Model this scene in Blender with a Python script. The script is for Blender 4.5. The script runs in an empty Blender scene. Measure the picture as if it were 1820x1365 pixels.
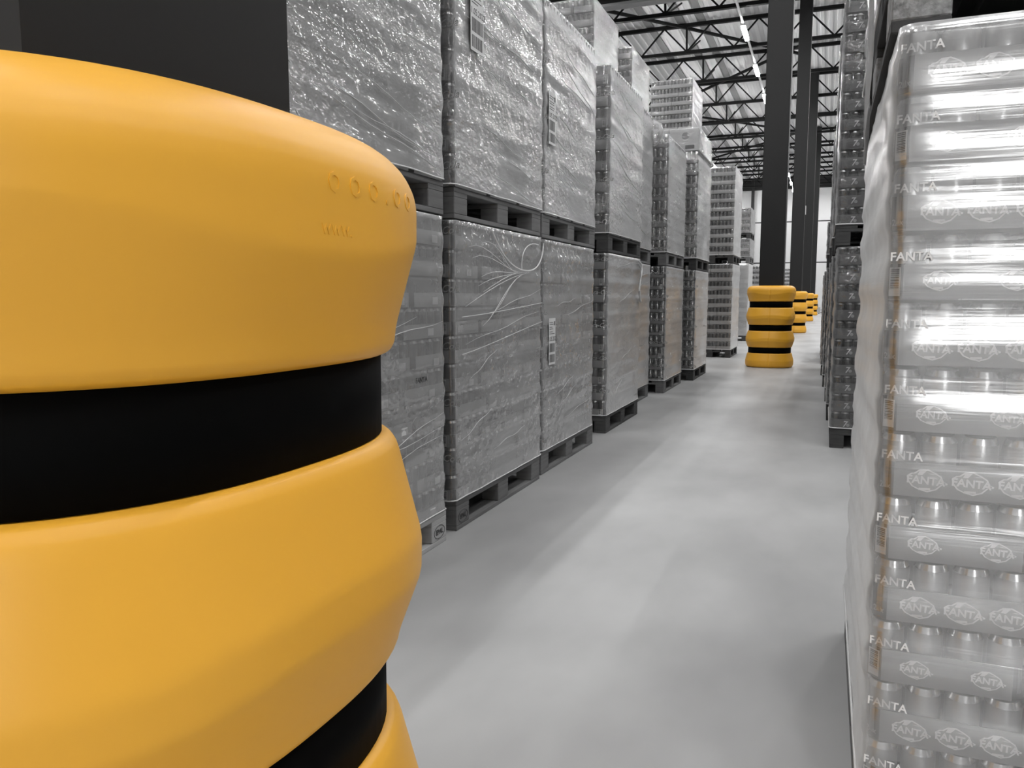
import bpy, bmesh, math, random
from mathutils import Vector, Matrix, noise
random.seed(7)
PI = math.pi
S = bpy.context.scene
COL = S.collection

# ------------------------------------------------------------------ camera
F_PX, VX, VY, EYE = 1400.0, 1468.0, 528.0, 1.135      # 1820 x 1365 frame
cam = bpy.data.objects.new('camera', bpy.data.cameras.new('camera'))
COL.objects.link(cam)
cam.data.sensor_width = 36.0
cam.data.lens = 36.0 * F_PX / 1820.0
cam.data.clip_start = 0.02
cam.data.clip_end = 300
yc = Vector((VX - 910.0, -(VY - 682.5), -F_PX)).normalized()     # aisle direction seen by the camera
uc = Vector((0, -yc.z, yc.y)).normalized()                       # world up seen by the camera
xc = yc.cross(uc)
cam.matrix_world = Matrix((xc, yc, uc)).to_4x4()
cam.location = (0, 0, EYE)
S.camera = cam

# ------------------------------------------------------------------ view, world, lights
S.view_settings.view_transform = 'Standard'
S.view_settings.look = 'None'
S.view_settings.exposure = 0.38
S.view_settings.gamma = 1
S.view_settings.use_curve_mapping = False
S.cycles.max_bounces = 8
S.cycles.transparent_max_bounces = 16
S.cycles.sample_clamp_indirect = 6.0
S.cycles.caustics_reflective = False
S.cycles.caustics_refractive = False
W = bpy.data.worlds.new('world'); S.world = W; W.use_nodes = True
W.node_tree.nodes['Background'].inputs[0].default_value = (.5, .5, .5, 1)
W.node_tree.nodes['Background'].inputs[1].default_value = 0.35
LAMP = 120.0           # emission of a lamp tube
LAMP_W = 100.0         # watts of the lamps out of view
REAR_W = 430.0        # unseen area light added behind the camera for glare on the front film
REAR2_W = 15.0  # second, weaker unseen area light added behind the camera
LAMP_ROWS = (-7.5, -2.92, 1.66, 6.24)
LAMP_Z = 10.05
LAMP_Y = [28.9 + 4.79 * k for k in range(-7, 10)]
def area(name, loc, rot, sx, sy, w):
    l = bpy.data.lights.new(name, 'AREA'); l.shape = 'RECTANGLE'; l.size = sx; l.size_y = sy; l.energy = w
    o = bpy.data.objects.new(name, l); o.location = loc; o.rotation_euler = rot; COL.objects.link(o); return o
for rx in LAMP_ROWS:
    for ly in LAMP_Y:
        if not (rx < 0 and ly > 27):
            area('ceiling_lamp', (rx, ly, LAMP_Z), (0, 0, 0), .06, 1.4, LAMP_W)
area('added_rear_light', (2.95, -9.9, 3.2), (PI/2, 0, PI), 2.3, 1.9, REAR_W)
area('added_rear_light', (-3.6, -9.9, 2.1), (PI/2, 0, PI), 2.6, 3.2, REAR2_W)

# ------------------------------------------------------------------ materials
MATS = {}
def mat(name, v=.5, rough=.6, metal=0., spec=.5, color=None, bump=None, var=None, emit=None):
    """grey v; bump=(scale vec, strength, distance); var=(scale vec, lo, hi)"""
    if name in MATS: return MATS[name]
    m = bpy.data.materials.new(name); m.use_nodes = True; MATS[name] = m
    nt = m.node_tree; b = nt.nodes['Principled BSDF']
    c = color or (v, v, v)
    b.inputs['Base Color'].default_value = (*c, 1)
    b.inputs['Roughness'].default_value = rough
    b.inputs['Metallic'].default_value = metal
    b.inputs['Specular IOR Level'].default_value = spec
    if emit:
        b.inputs['Emission Color'].default_value = (1, 1, 1, 1); b.inputs['Emission Strength'].default_value = emit
    def nz(scale, detail=4.):
        tc = nt.nodes.new('ShaderNodeTexCoord'); mp = nt.nodes.new('ShaderNodeMapping'); n = nt.nodes.new('ShaderNodeTexNoise')
        mp.inputs['Scale'].default_value = scale; n.inputs['Scale'].default_value = 1; n.inputs['Detail'].default_value = detail
        nt.links.new(tc.outputs['Object'], mp.inputs['Vector']); nt.links.new(mp.outputs['Vector'], n.inputs['Vector']); return n
    if var:
        n = nz(var[0]); r = nt.nodes.new('ShaderNodeMapRange')
        r.inputs['From Min'].default_value = .3; r.inputs['From Max'].default_value = .7
        r.inputs['To Min'].default_value = var[1]; r.inputs['To Max'].default_value = var[2]
        mx = nt.nodes.new('ShaderNodeVectorMath'); mx.operation = 'SCALE'; mx.inputs[0].default_value = c
        nt.links.new(n.outputs['Fac'], r.inputs['Value']); nt.links.new(r.outputs['Result'], mx.inputs['Scale'])
        nt.links.new(mx.outputs['Vector'], b.inputs['Base Color'])
    if bump:
        n = nz(bump[0]); bp = nt.nodes.new('ShaderNodeBump'); bp.inputs['Strength'].default_value = bump[1]; bp.inputs['Distance'].default_value = bump[2]
        nt.links.new(n.outputs['Fac'], bp.inputs['Height']); nt.links.new(bp.outputs['Normal'], b.inputs['Normal'])
    return m

def film_mat(name, base, a0, a1, rough, streak, strength, dist, crinkle=(14, 14, 14), cs=.5, cd=.01, rot=0.0, ior=1.8, fr0=.02, fr1=.7):
    """stretch film: see-through seen square on (a0), milky seen at a slant (a1), glossy and wrinkled"""
    m = bpy.data.materials.new(name); m.use_nodes = True; MATS[name] = m
    nt = m.node_tree; N = nt.nodes; L = nt.links; b = N['Principled BSDF']; out = N['Material Output']
    b.inputs['Base Color'].default_value = (base, base, base, 1); b.inputs['Roughness'].default_value = rough
    b.inputs['Specular IOR Level'].default_value = .6
    tr = N.new('ShaderNodeBsdfTransparent'); mix = N.new('ShaderNodeMixShader')
    lw = N.new('ShaderNodeLayerWeight'); lw.inputs['Blend'].default_value = .5
    mr = N.new('ShaderNodeMapRange'); mr.inputs['From Min'].default_value = fr0; mr.inputs['From Max'].default_value = fr1
    mr.inputs['To Min'].default_value = a0; mr.inputs['To Max'].default_value = a1
    tc = N.new('ShaderNodeTexCoord')
    def nz(scale, detail, r=0.):
        mp = N.new('ShaderNodeMapping'); n = N.new('ShaderNodeTexNoise'); mp.inputs['Scale'].default_value = scale
        mp.inputs['Rotation'].default_value = (r, 0, 0)
        n.inputs['Scale'].default_value = 1; n.inputs['Detail'].default_value = detail
        L.new(tc.outputs['Object'], mp.inputs['Vector']); L.new(mp.outputs['Vector'], n.inputs['Vector']); return n
    n1 = nz(streak, 3., rot); n2 = nz(crinkle, 2.)
    n3 = nz((2.2, 2.2, 5), 3., rot)
    b1 = N.new('ShaderNodeBump'); b1.inputs['Strength'].default_value = strength; b1.inputs['Distance'].default_value = dist
    b2 = N.new('ShaderNodeBump'); b2.inputs['Strength'].default_value = cs; b2.inputs['Distance'].default_value = cd
    L.new(n1.outputs['Fac'], b1.inputs['Height']); L.new(n2.outputs['Fac'], b2.inputs['Height']); L.new(b1.outputs['Normal'], b2.inputs['Normal'])
    nm = nz((1.3, 1.3, 1.7), 4.); mk = N.new('ShaderNodeMapRange'); mk.interpolation_type = 'SMOOTHSTEP'
    mk.inputs['From Min'].default_value = .44; mk.inputs['From Max'].default_value = .60; mk.inputs['To Min'].default_value = cs * .12; mk.inputs['To Max'].default_value = cs
    L.new(nm.outputs['Fac'], mk.inputs['Value']); L.new(mk.outputs['Result'], b2.inputs['Strength'])
    b3 = N.new('ShaderNodeBump'); b3.inputs['Strength'].default_value = strength * .6; b3.inputs['Distance'].default_value = dist * .5
    L.new(n1.outputs['Fac'], b3.inputs['Height']); L.new(b3.outputs['Normal'], b.inputs['Normal'])
    L.new(lw.outputs['Facing'], mr.inputs['Value'])
    ad = N.new('ShaderNodeMath'); ad.operation = 'MULTIPLY_ADD'; ad.inputs[1].default_value = .35
    sb = N.new('ShaderNodeMath'); sb.operation = 'SUBTRACT'; sb.inputs[1].default_value = .175
    L.new(n3.outputs['Fac'], ad.inputs[0]); L.new(mr.outputs['Result'], ad.inputs[2]); L.new(ad.outputs[0], sb.inputs[0])
    sb.use_clamp = True
    b.inputs['Specular IOR Level'].default_value = 0
    L.new(sb.outputs[0], mix.inputs[0]); L.new(tr.outputs[0], mix.inputs[1]); L.new(b.outputs[0], mix.inputs[2])
    gl = N.new('ShaderNodeBsdfGlossy'); gl.inputs['Roughness'].default_value = rough; gl.inputs['Color'].default_value = (1, 1, 1, 1)
    fr = N.new('ShaderNodeFresnel'); fr.inputs['IOR'].default_value = ior
    for q in (gl, fr): L.new(b2.outputs['Normal'], q.inputs['Normal'])
    mg = N.new('ShaderNodeMixShader'); mn = N.new('ShaderNodeMath'); mn.operation = 'MINIMUM'; mn.inputs[1].default_value = .32; L.new(fr.outputs[0], mn.inputs[0]); L.new(mn.outputs[0], mg.inputs[0]); L.new(mix.outputs[0], mg.inputs[1]); L.new(gl.outputs[0], mg.inputs[2])
    L.new(mg.outputs[0], out.inputs['Surface'])
    return m

M_yellow = mat('yellow_plastic', color=(.86, .43, .035), rough=.45, spec=.5, bump=((60, 60, 60), .06, .002))
M_black = mat('black_strap', .0012, .7, spec=.05)
M_steel = mat('dark_painted_steel', .014, .5, spec=.3)
M_truss = mat('dark_truss_steel', .009, .7, spec=.15)
M_floor = mat('concrete_floor', .41, .45, spec=.3, var=((1.7, .9, 1), .80, 1.13), bump=((25, 25, 25), .05, .002))
M_deck = mat('roof_deck_metal', .68, .5, spec=.4, var=((.5, .1, .5), .92, 1.05))
M_deckdark = mat('roof_dark_strip', .2, .6)
M_wall = mat('wall_panel_paint', .72, .7)
M_walldark = mat('dark_joint', .04, .7)
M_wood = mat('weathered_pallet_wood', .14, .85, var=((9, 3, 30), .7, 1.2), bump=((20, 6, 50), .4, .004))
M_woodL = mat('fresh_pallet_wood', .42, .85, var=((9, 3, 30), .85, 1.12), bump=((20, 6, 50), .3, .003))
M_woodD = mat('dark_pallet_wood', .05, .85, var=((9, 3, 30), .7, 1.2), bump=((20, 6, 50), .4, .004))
M_chip = mat('chipboard_block', .24, .9, var=((55, 55, 55), .55, 1.45), bump=((70, 70, 70), .7, .006))
M_tray = mat('cardboard_tray', .30, .65, var=((6, 6, 6), .85, 1.12))
M_trayF = mat('printed_tray_grey', .27, .5)
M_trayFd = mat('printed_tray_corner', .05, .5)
M_trayD = mat('dark_printed_tray', .13, .5, var=((5, 5, 5), .85, 1.1))
M_trayW = mat('white_tray', .62, .6)
M_canR = mat('dark_shiny_can', .10, .3, metal=.3)
M_canF = mat('brushed_can_print', .42, .28, metal=.75)
M_canS = mat('bright_shrink_wrap_can', .45, .16, metal=.85, bump=((30, 30, 8), .5, .01))
M_can7 = mat('dark_can_print', .05, .25, metal=.3)
M_canW = mat('grey_can_print', .16, .4, metal=.2, var=((25, 25, 3), .4, 2.2))
M_lid = mat('can_lid', .7, .2, metal=.9)
M_card = mat('plain_white_carton', .60, .65)
M_kegs = mat('grey_drum', .45, .4)
M_print = mat('light_print', .95, .5)
M_printm = mat('mid_print', .40, .5)
M_printd = mat('dark_print', .03, .6)
M_paper = mat('paper_label', .62, .6)
M_hem = mat('rolled_film_edge', .75, .25, spec=.8)
M_lamp = mat('lamp_tube', 1, emit=LAMP)
M_rail = mat('lamp_rail_paint', .85, .4)
M_jack = mat('grey_jack_paint', .4, .5)
FILM = film_mat('film_wrinkled', .50, .12, .56, .13, (3, 3, 22), .45, .012, (14, 14, 24), .8, .02, .35)
FILM_FAR = film_mat('film_milky', .52, .10, .88, .16, (3, 3, 22), .45, .012, (14, 14, 24), .8, .02, .35)
FILM_UP = film_mat('film_heavily_wrinkled', .50, .18, .82, .09, (4, 4, 18), .45, .014, (15, 15, 26), 1.0, .036, .5, 2.0)
FILM_F = film_mat('film_tight_clear', .85, .17, 1.0, .2, (2, 2, 60), .22, .006, (6, 6, 40), .15, .006, 0, 3.0, .2, 1.0)
FILM_W = film_mat('film_thin_clear', .62, .06, .9, .12, (3, 3, 30), .40, .008, (12, 12, 20), .5, .012)
FILM_D = film_mat('film_dark_load', .35, .08, .85, .10, (4, 4, 18), .6, .014, (14, 14, 22), 1.0, .03)

# ------------------------------------------------------------------ helpers
def new_mesh(name, verts, faces, mats, midx=None, smooth=False):
    me = bpy.data.meshes.new(name); me.from_pydata(verts, [], faces)
    for m in (mats if isinstance(mats, (list, tuple)) else [mats]): me.materials.append(m)
    if midx: me.polygons.foreach_set('material_index', midx)
    if smooth: me.polygons.foreach_set('use_smooth', [True] * len(faces))
    me.update(); return me
def obj(name, me, parent=None, loc=(0, 0, 0), rot=(0, 0, 0)):
    o = bpy.data.objects.new(name, me); COL.objects.link(o)
    if parent: o.parent = parent
    o.location = loc; o.rotation_euler = rot; return o
def thing(name, label, cat, loc=(0, 0, 0), group=None, rz=0):
    o = bpy.data.objects.new(name, None); COL.objects.link(o); o.empty_display_size = .1
    o.location = loc; o.rotation_euler = (0, 0, rz); o['label'] = label; o['category'] = cat
    if group: o['group'] = group
    return o
def struct(o): o['kind'] = 'structure'; return o
class MB:
    def __init__(s): s.v = []; s.f = []; s.m = []
    def box(s, x0, x1, y0, y1, z0, z1, mi=0):
        n = len(s.v)
        s.v += [(x0, y0, z0), (x1, y0, z0), (x1, y1, z0), (x0, y1, z0), (x0, y0, z1), (x1, y0, z1), (x1, y1, z1), (x0, y1, z1)]
        s.f += [tuple(n + i for i in q) for q in ((0, 3, 2, 1), (4, 5, 6, 7), (0, 1, 5, 4), (1, 2, 6, 5), (2, 3, 7, 6), (3, 0, 4, 7))]
        s.m += [mi] * 6; return s
    def bar(s, a, b, w, d=None, mi=0):
        a = Vector(a); b = Vector(b); t = (b - a).normalized(); up = Vector((0, 1, 0)) if abs(t.y) < .9 else Vector((0, 0, 1))
        u = t.cross(up).normalized(); v = t.cross(u); d = d or w; n = len(s.v)
        for p in (a, b):
            for i, j in ((-1, -1), (1, -1), (1, 1), (-1, 1)): s.v.append(tuple(p + u * i * w / 2 + v * j * d / 2))
        s.f += [tuple(n + i for i in q) for q in ((0, 1, 2, 3), (7, 6, 5, 4), (0, 4, 5, 1), (1, 5, 6, 2), (2, 6, 7, 3), (3, 7, 4, 0))]
        s.m += [mi] * 6; return s
    def lathe(s, prof, cx=0, cy=0, n=12, mis=None):
        b = len(s.v)
        for r, z in prof:
            for k in range(n):
                a = 2 * PI * k / n; s.v.append((cx + r * math.cos(a), cy + r * math.sin(a), z))
        for i in range(len(prof) - 1):
            for k in range(n):
                k2 = (k + 1) % n
                s.f.append((b + i * n + k, b + i * n + k2, b + (i + 1) * n + k2, b + (i + 1) * n + k)); s.m.append(mis[i] if mis else 0)
        s.f.append(tuple(b + (len(prof) - 1) * n + k for k in range(n))); s.m.append(mis[-1] if mis else 0)
        return s
    def tube(s, pts, r, n=6, closed=False):
        pts = [Vector(p) for p in pts]; b = len(s.v); N_ = len(pts)
        for i, p in enumerate(pts):
            a = pts[(i - 1) % N_] if (closed or i) else p; c = pts[(i + 1) % N_] if (closed or i < N_ - 1) else p
            t = (c - a).normalized(); up = Vector((0, 0, 1)) if abs(t.z) < .9 else Vector((1, 0, 0))
            u = t.cross(up).normalized(); v = t.cross(u)
            rr = r[i] if isinstance(r, (list, tuple)) else r
            for k in range(n):
                a_ = 2 * PI * k / n; s.v.append(tuple(p + u * math.cos(a_) * rr + v * math.sin(a_) * rr))
        for i in range(N_ if closed else N_ - 1):
            j = (i + 1) % N_
            for k in range(n):
                k2 = (k + 1) % n; s.f.append((b + i * n + k, b + i * n + k2, b + j * n + k2, b + j * n + k)); s.m.append(0)
        return s
    def mesh(s, name, mats, smooth=False): return new_mesh(name, s.v, s.f, mats, s.m, smooth)
def boxmesh(name, dx, dy, dz, m, bev=0.0):
    """box with its base centre at the origin, edges chamfered"""
    bm = bmesh.new(); bmesh.ops.create_cube(bm, size=1)
    for v in bm.verts: v.co = Vector((v.co.x * dx, v.co.y * dy, (v.co.z + .5) * dz))
    if bev: bmesh.ops.bevel(bm, geom=list(bm.edges), offset=bev, segments=1, affect='EDGES')
    me = bpy.data.meshes.new(name); bm.to_mesh(me); bm.free(); me.materials.append(m); return me
TXT = {}
def text_mesh(txt, size, m, ext=.0006, bold=.0, shear=0., key=None):
    """text in the XZ plane, facing -Y, centred"""
    k = (txt, size, m.name, ext, bold, shear)
    if k in TXT: return TXT[k]
    cu = bpy.data.curves.new('lettering', 'FONT'); cu.body = txt; cu.size = size; cu.extrude = ext; cu.offset = bold; cu.shear = shear
    cu.align_x = 'CENTER'; cu.align_y = 'CENTER'; cu.resolution_u = 2
    o = bpy.data.objects.new('lettering', cu); COL.objects.link(o)
    bpy.context.view_layer.update()
    me = bpy.data.meshes.new_from_object(o.evaluated_get(bpy.context.evaluated_depsgraph_get()))
    bpy.data.objects.remove(o); bpy.data.curves.remove(cu)
    me.transform(Matrix.Rotation(PI / 2, 4, 'X')); me.materials.clear(); me.materials.append(m); me.name = 'lettering'
    TXT[k] = me; return me

# ------------------------------------------------------------------ structure: floor, roof, walls
struct(obj('floor', MB().box(-27, 17, -10.2, 75.2, -.12, 0).mesh('floor', M_floor)))
PER = .30
mb = MB(); x = -27.0; pts = []
while x < 17:
    pts += [(x, 11.56), (x + .12, 11.56), (x + .15, 11.61), (x + .27, 11.61)]; x += PER
pts.append((x, 11.56))
v = []; f = []
for (px_, pz) in pts: v += [(px_, -10.2, pz), (px_, 75.2, pz)]
for i in range(len(pts) - 1): f.append((2 * i, 2 * i + 2, 2 * i + 3, 2 * i + 1))
nb = len(v); v += [(-27, -10.2, 11.9), (17, -10.2, 11.9), (17, 75.2, 11.9), (-27, 75.2, 11.9)]; f.append((nb, nb + 1, nb + 2, nb + 3))
struct(obj('ceiling', new_mesh('ceiling', v, f, M_deck)))
# far wall of big flat panels with dark joints
wb = struct(obj('wall_back', MB().box(-27, 17, 75.0, 75.2, 0, 11.8).mesh('wall_back', M_walldark)))
for zi, (za, zb) in enumerate(((0.02, 4.12), (4.22, 7.70), (7.80, 10.6))):
    for k in range(7):
        xa = -27 + .3 + k * 6.2
        me = boxmesh('panel', 6.14, .09, zb - za, M_wall, .01); obj('panel', me, wb, (xa + 3.07, 74.96, za))
obj('beam', MB().box(-27, 17, 74.7, 74.85, 10.7, 11.3).mesh('beam', M_steel), wb)
obj('post', MB().box(-6.55, -6.30, 74.5, 74.8, 0, 11.5).mesh('post', M_steel), wb)
struct(obj('wall_left', MB().box(-27.2, -27, -10.2, 75.2, 0, 11.8).mesh('wall_left', M_wall)))
struct(obj('wall_right', MB().box(17, 17.2, -10.2, 75.2, 0, 11.8).mesh('wall_right', M_wall)))
struct(obj('wall_front', MB().box(-27, 17, -10.4, -10.2, 0, 11.8).mesh('wall_front', M_wall)))

# roof trusses across the aisle
PX0 = -5.34; PAN = 1.748; ZB, ZT = 10.476, 11.41
k0, k1 = -8, 7
diag_u = MB().bar((0, 0, ZB), (PAN / 2, 0, ZT), .055).mesh('diagonal', M_truss)
diag_d = MB().bar((0, 0, ZT), (PAN / 2, 0, ZB), .055).mesh('diagonal', M_truss)
chord_t = MB().box(-27, 17, -.075, .075, ZT - .03, ZT + .10).mesh('top_chord', M_truss)
chord_b = MB().box(-27, 17, -.075, .075, ZB - .09, ZB + .03).mesh('bottom_chord', M_truss)
post_m = MB().bar((PX0, 0, ZB), (PX0 - .02, 0, ZT), .07).mesh('post', M_truss)
brace_m = MB().bar((PX0 + .05, 0, ZB), (PX0 + .22, 1.8, ZT - .02), .045).mesh('brace', M_truss)
TY = [27.3 + 4.37 * k for k in range(-1, 11)]
for ty in TY:
    t = struct(bpy.data.objects.new('roof_truss', None)); COL.objects.link(t); t.location = (0, ty, 0)
    obj('top_chord', chord_t, t); obj('bottom_chord', chord_b, t); obj('post', post_m, t); obj('brace', brace_m, t)
    for k in range(k0, k1):
        obj('diagonal', diag_u, t, (PX0 + k * PAN, 0, 0)); obj('diagonal', diag_d, t, (PX0 + k * PAN + PAN / 2, 0, 0))
# bracing rods in the plane of the top chords
SC = 1.2139
for a, b in (((-4.45, 26.1), (-.9, 30.6)), ((-4.45, 26.1), (-8.6, 21.0)), ((-4.45, 33.3), (-.9, 29.0)), ((-4.45, 33.3), (-8.6, 38.4)),
             ((-4.45, 40.5), (-.9, 45)), ((-4.45, 40.5), (-8.6, 35.6)), ((-4.45, 47.7), (-.9, 43.4)), ((-4.45, 47.7), (-8.6, 52.5))):
    struct(obj('roof_brace', MB().bar((a[0] * SC, a[1] * SC, ZT - .04), (b[0] * SC, b[1] * SC, ZT - .04), .10, .10).mesh('roof_brace', M_truss)))
# long flat dark strips under the deck, running along the aisle
for xd, wd in ((-6.76, .28), (-5.56, .28), (-4.77, .26), (.75, .3)):
    struct(obj('roof_dark_strip', MB().box(xd - wd / 2, xd + wd / 2, 18, 74.5, 11.52, 11.555).mesh('roof_dark_strip', M_deckdark)))
g = struct(obj('roof_beam', MB().box(-17, -2.5, 24.2, 24.4, 9.90, 11.5).mesh('roof_beam', M_steel)))
obj('flange', MB().box(-17, -2.5, 24.1, 24.5, 9.82, 9.90).mesh('flange', M_trayF), g)
# columns and their yellow protectors
COLX = [-.812, -.830, -.913, -.89, -.83]
COLY = [.655, 13.6, 26.9, 40.1, 53.2]
def column():
    mb = MB(); h = .188; c = .012; z1 = 11.5
    ring = [(-h + c, -h), (h - c, -h), (h, -h + c), (h, h - c), (h - c, h), (-h + c, h), (-h, h - c), (-h, -h + c)]
    v = [(x, y, 0.012) for x, y in ring] + [(x, y, z1) for x, y in ring]
    f = [(i, (i + 1) % 8, 8 + (i + 1) % 8, 8 + i) for i in range(8)] + [tuple(range(8, 16))]
    return new_mesh('steel_column', v, f, M_steel)
cm = column(); plate = boxmesh('base_plate', .5, .5, .012, M_steel, .002)
for cxx, cy in zip(COLX, COLY):
    o = struct(obj('steel_column', cm, None, (cxx, cy, 0))); obj('base_plate', plate, o)

NEXP = 2.6
def se(theta, a, n=NEXP):
    c, s_ = abs(math.cos(theta)), abs(math.sin(theta)); return a / (c ** n + s_ ** n) ** (1 / n)
THETAS = []
for k in range(96):
    THETAS.append(2 * PI * k / 96)
for base in (PI / 2, 3 * PI / 2): THETAS += [base - .012, base + .012]
THETAS = sorted(THETAS)
def ringmesh(name, prof, m, seam=True):
    """prof: (radius, z, crease lift) from bottom to top, outside, then closed inside"""
    v = []; f = []; n = len(THETAS)
    for r, z, lift in prof:
        for th in THETAS:
            rr = se(th, r)
            if seam and (abs(th - PI / 2) < .001 or abs(th - 3 * PI / 2) < .001): rr -= .004
            cc = (abs(math.cos(th)) * abs(math.sin(th)) * 2) ** 3
            v.append((rr * math.cos(th), rr * math.sin(th), z + lift * cc))
    for i in range(len(prof)):
        j = (i + 1) % len(prof)
        for k in range(n):
            k2 = (k + 1) % n; f.append((i * n + k, i * n + k2, j * n + k2, j * n + k))
    me = new_mesh(name, v, f, m, smooth=True)
    return me
def sm(prof, d):
    """cut every corner of a profile by a small fixed length, twice, so creases stay crisp"""
    for dd in (d, d * .35):
        out = [prof[0]]
        for a, b, c in zip(prof, prof[1:], prof[2:]):
            for q in (a, c):
                L = math.hypot(q[0] - b[0], q[1] - b[1]); t = min(dd / max(L, 1e-6), .33)
                out.append(tuple(b[i] * (1 - t) + q[i] * t for i in range(3)))
        out.append(prof[-1]); prof = out
    out = [prof[0]]                     # holding rings keep the flats flat under smooth shading
    for a, b in zip(prof, prof[1:]):
        L = math.hypot(a[0] - b[0], a[1] - b[1])
        if L > .016:
            for t in (.004 / L, 1 - .004 / L): out.append(tuple(a[i] * (1 - t) + b[i] * t for i in range(3)))
        out.append(b)
    return out
ARC = [(.290 + .0875 * math.cos(a * PI / 18), 1.238 + .080 * math.sin(a * PI / 18), 0) for a in range(0, 10)]
SEG1 = [(.325, 1.064, 0), (.338, 1.064, 0), (.349, 1.074, 0), (.352, 1.10, 0), (.377, 1.176, .03)] + ARC + [(.262, 1.312, 0), (.245, 1.28, 0)]
def midseg(z0, z1):
    d = z1 - z0
    return [(.325, z0, 0), (.338, z0, 0), (.349, z0 + .03 * d, 0), (.353, z0 + .10 * d, 0), (.378, z0 + .40 * d, -.02),
            (.379, z0 + .57 * d, -.02), (.352, z0 + .93 * d, 0), (.347, z0 + .97 * d, 0), (.338, z1, 0), (.325, z1, 0)]
SEG4 = [(.30, .004, 0), (.345, .004, 0), (.362, .012, 0), (.374, .035, 0), (.377, .07, 0), (.376, .11, 0), (.352, .20, 0), (.347, .222, 0), (.338, .231, 0), (.325, .231, 0)]
def closed(p): 
    inner = .245
    return p + ([(inner, p[-1][1], 0)] if p[-1][0] > inner else []) + [(inner, p[0][1], 0)]
seg_meshes = [ringmesh('sleeve_segment', closed(sm(p, .005)), M_yellow) for p in (SEG1, midseg(.688, .966), midseg(.325, .592), SEG4)]
strap_meshes = [ringmesh('strap', [(.326, a, 0), (.333, a + .001, 0), (.3335, b - .001, 0), (.326, b, 0)], M_black, False) for a, b in ((.966, 1.064), (.592, .688), (.231, .325))]
PLAB = ['large yellow column protector with black straps in the foreground at left',
        'whole yellow and black column protector standing on the floor down the aisle',
        'yellow column protector half hidden right behind the first small one down the aisle',
        'small distant yellow column protector, third one down the aisle past the large one',
        'smallest and farthest yellow column protector, below the farthest column']
for i, cy in enumerate(COLY):
    t = thing('column_protector', PLAB[i], 'column protector', (COLX[i], cy, 0), 'yellow column protectors')
    for me in seg_meshes: obj('sleeve_segment', me, t)
    for me in strap_meshes: obj('strap', me, t)
    if i == 0:      # faint moulded lettering on the top segment
        for txt, size, zc, th0 in (('o o o . o o', .044, 1.246, .19), ('www.', .022, 1.200, -.02)):
            me = text_mesh(txt, size, M_yellow, .0012).copy()
            nv = []
            for vv in me.vertices:
                th = th0 + vv.co.x / .385; z = zc + vv.co.z
                r = .3775 if z < 1.238 else .290 + .0875 * math.sqrt(max(0, 1 - ((z - 1.238) / .080) ** 2))
                r = se(th, r) + (-.002 if vv.co.y > 0 else (.0005 if size > .03 else .0002))
                nv += [r * math.cos(th), r * math.sin(th), z]
            me.vertices.foreach_set('co', nv); me.update(); obj('moulded_lettering', me, t)

# ------------------------------------------------------------------ ceiling lamps in view
NTH = ['first', 'second', 'third', 'fourth', 'fifth', 'sixth', 'seventh', 'eighth', 'ninth', 'tenth', 'eleventh']
tube = boxmesh('lamp_tube', .13, 1.45, .07, M_lamp, .01); cap = boxmesh('housing', .16, 1.5, .05, M_rail, .006)
for rx, ids in ((-2.92, 'aisle'), (-7.5, 'far left')):
    for n_, ly in enumerate([y for y in LAMP_Y if y > 27]):
        if rx == -2.92:
            lab = ['nearest and largest lit lamp in the string under the roof', 'second lit lamp in the string beside the dark column', 'third lit lamp in the string, against the column edge'][n_] if n_ < 3 else '%s lit lamp from the near end of the aisle light rail' % NTH[n_]
        else: lab = '%s lit lamp from the near end of the rail beyond the stacks' % NTH[n_]
        t = thing('strip_lamp', lab, 'lamp', (rx, ly, LAMP_Z - .04), 'strip lamps on the %s rail' % ids)
        obj('lamp_tube', tube, t); obj('housing', cap, t, (0, 0, .072))
    r = obj('lamp_rail', MB().box(rx - .035, rx + .035, 17, 74.4, LAMP_Z + .086, LAMP_Z + .135).mesh('lamp_rail', M_rail))
    r['label'] = 'pale rail carrying the string of lamps %s' % ('above the aisle' if rx == -2.92 else 'beyond the stacks'); r['category'] = 'lamp rail'

# ------------------------------------------------------------------ pallets
def pal_meshes(mw, mblock):
    return dict(deck=boxmesh('deck_board', .145, 1.2, .022, mw, .002), deck2=boxmesh('deck_board', .10, 1.2, .022, mw, .002),
                st=boxmesh('stringer_board', .8, .145, .022, mw, .002), be=boxmesh('block', .10, .145, .078, mblock, .003),
                bc=boxmesh('block', .145, .145, .078, mblock, .003), bo=boxmesh('bottom_board', .10, 1.2, .022, mw, .002), bo2=boxmesh('bottom_board', .145, 1.2, .022, mw, .002))
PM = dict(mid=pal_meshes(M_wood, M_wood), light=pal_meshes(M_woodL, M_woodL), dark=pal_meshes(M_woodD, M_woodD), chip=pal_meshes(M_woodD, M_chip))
def pallet(label, x0, y0, z0, kind='mid', group='euro pallets under the drink loads', rz=0):
    P = PM[kind]; t = thing('wooden_pallet', label, 'pallet', (x0 + .4, y0 + .6, z0), group, rz)
    for xx, me in ((-.3275, P['deck']), (0, P['deck']), (.3275, P['deck']), (-.165, P['deck2']), (.165, P['deck2'])): obj('deck_board', me, t, (xx, 0, .122))
    for yy in (-.5275, 0, .5275):
        obj('stringer_board', P['st'], t, (0, yy, .100))
        obj('block', P['be'], t, (-.35, yy, .022)); obj('block', P['bc'], t, (0, yy, .022)); obj('block', P['be'], t, (.35, yy, .022))
    obj('bottom_board', P['bo'], t, (-.35, 0, 0)); obj('bottom_board', P['bo2'], t, (0, 0, 0)); obj('bottom_board', P['bo'], t, (.35, 0, 0))
    return t

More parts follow.
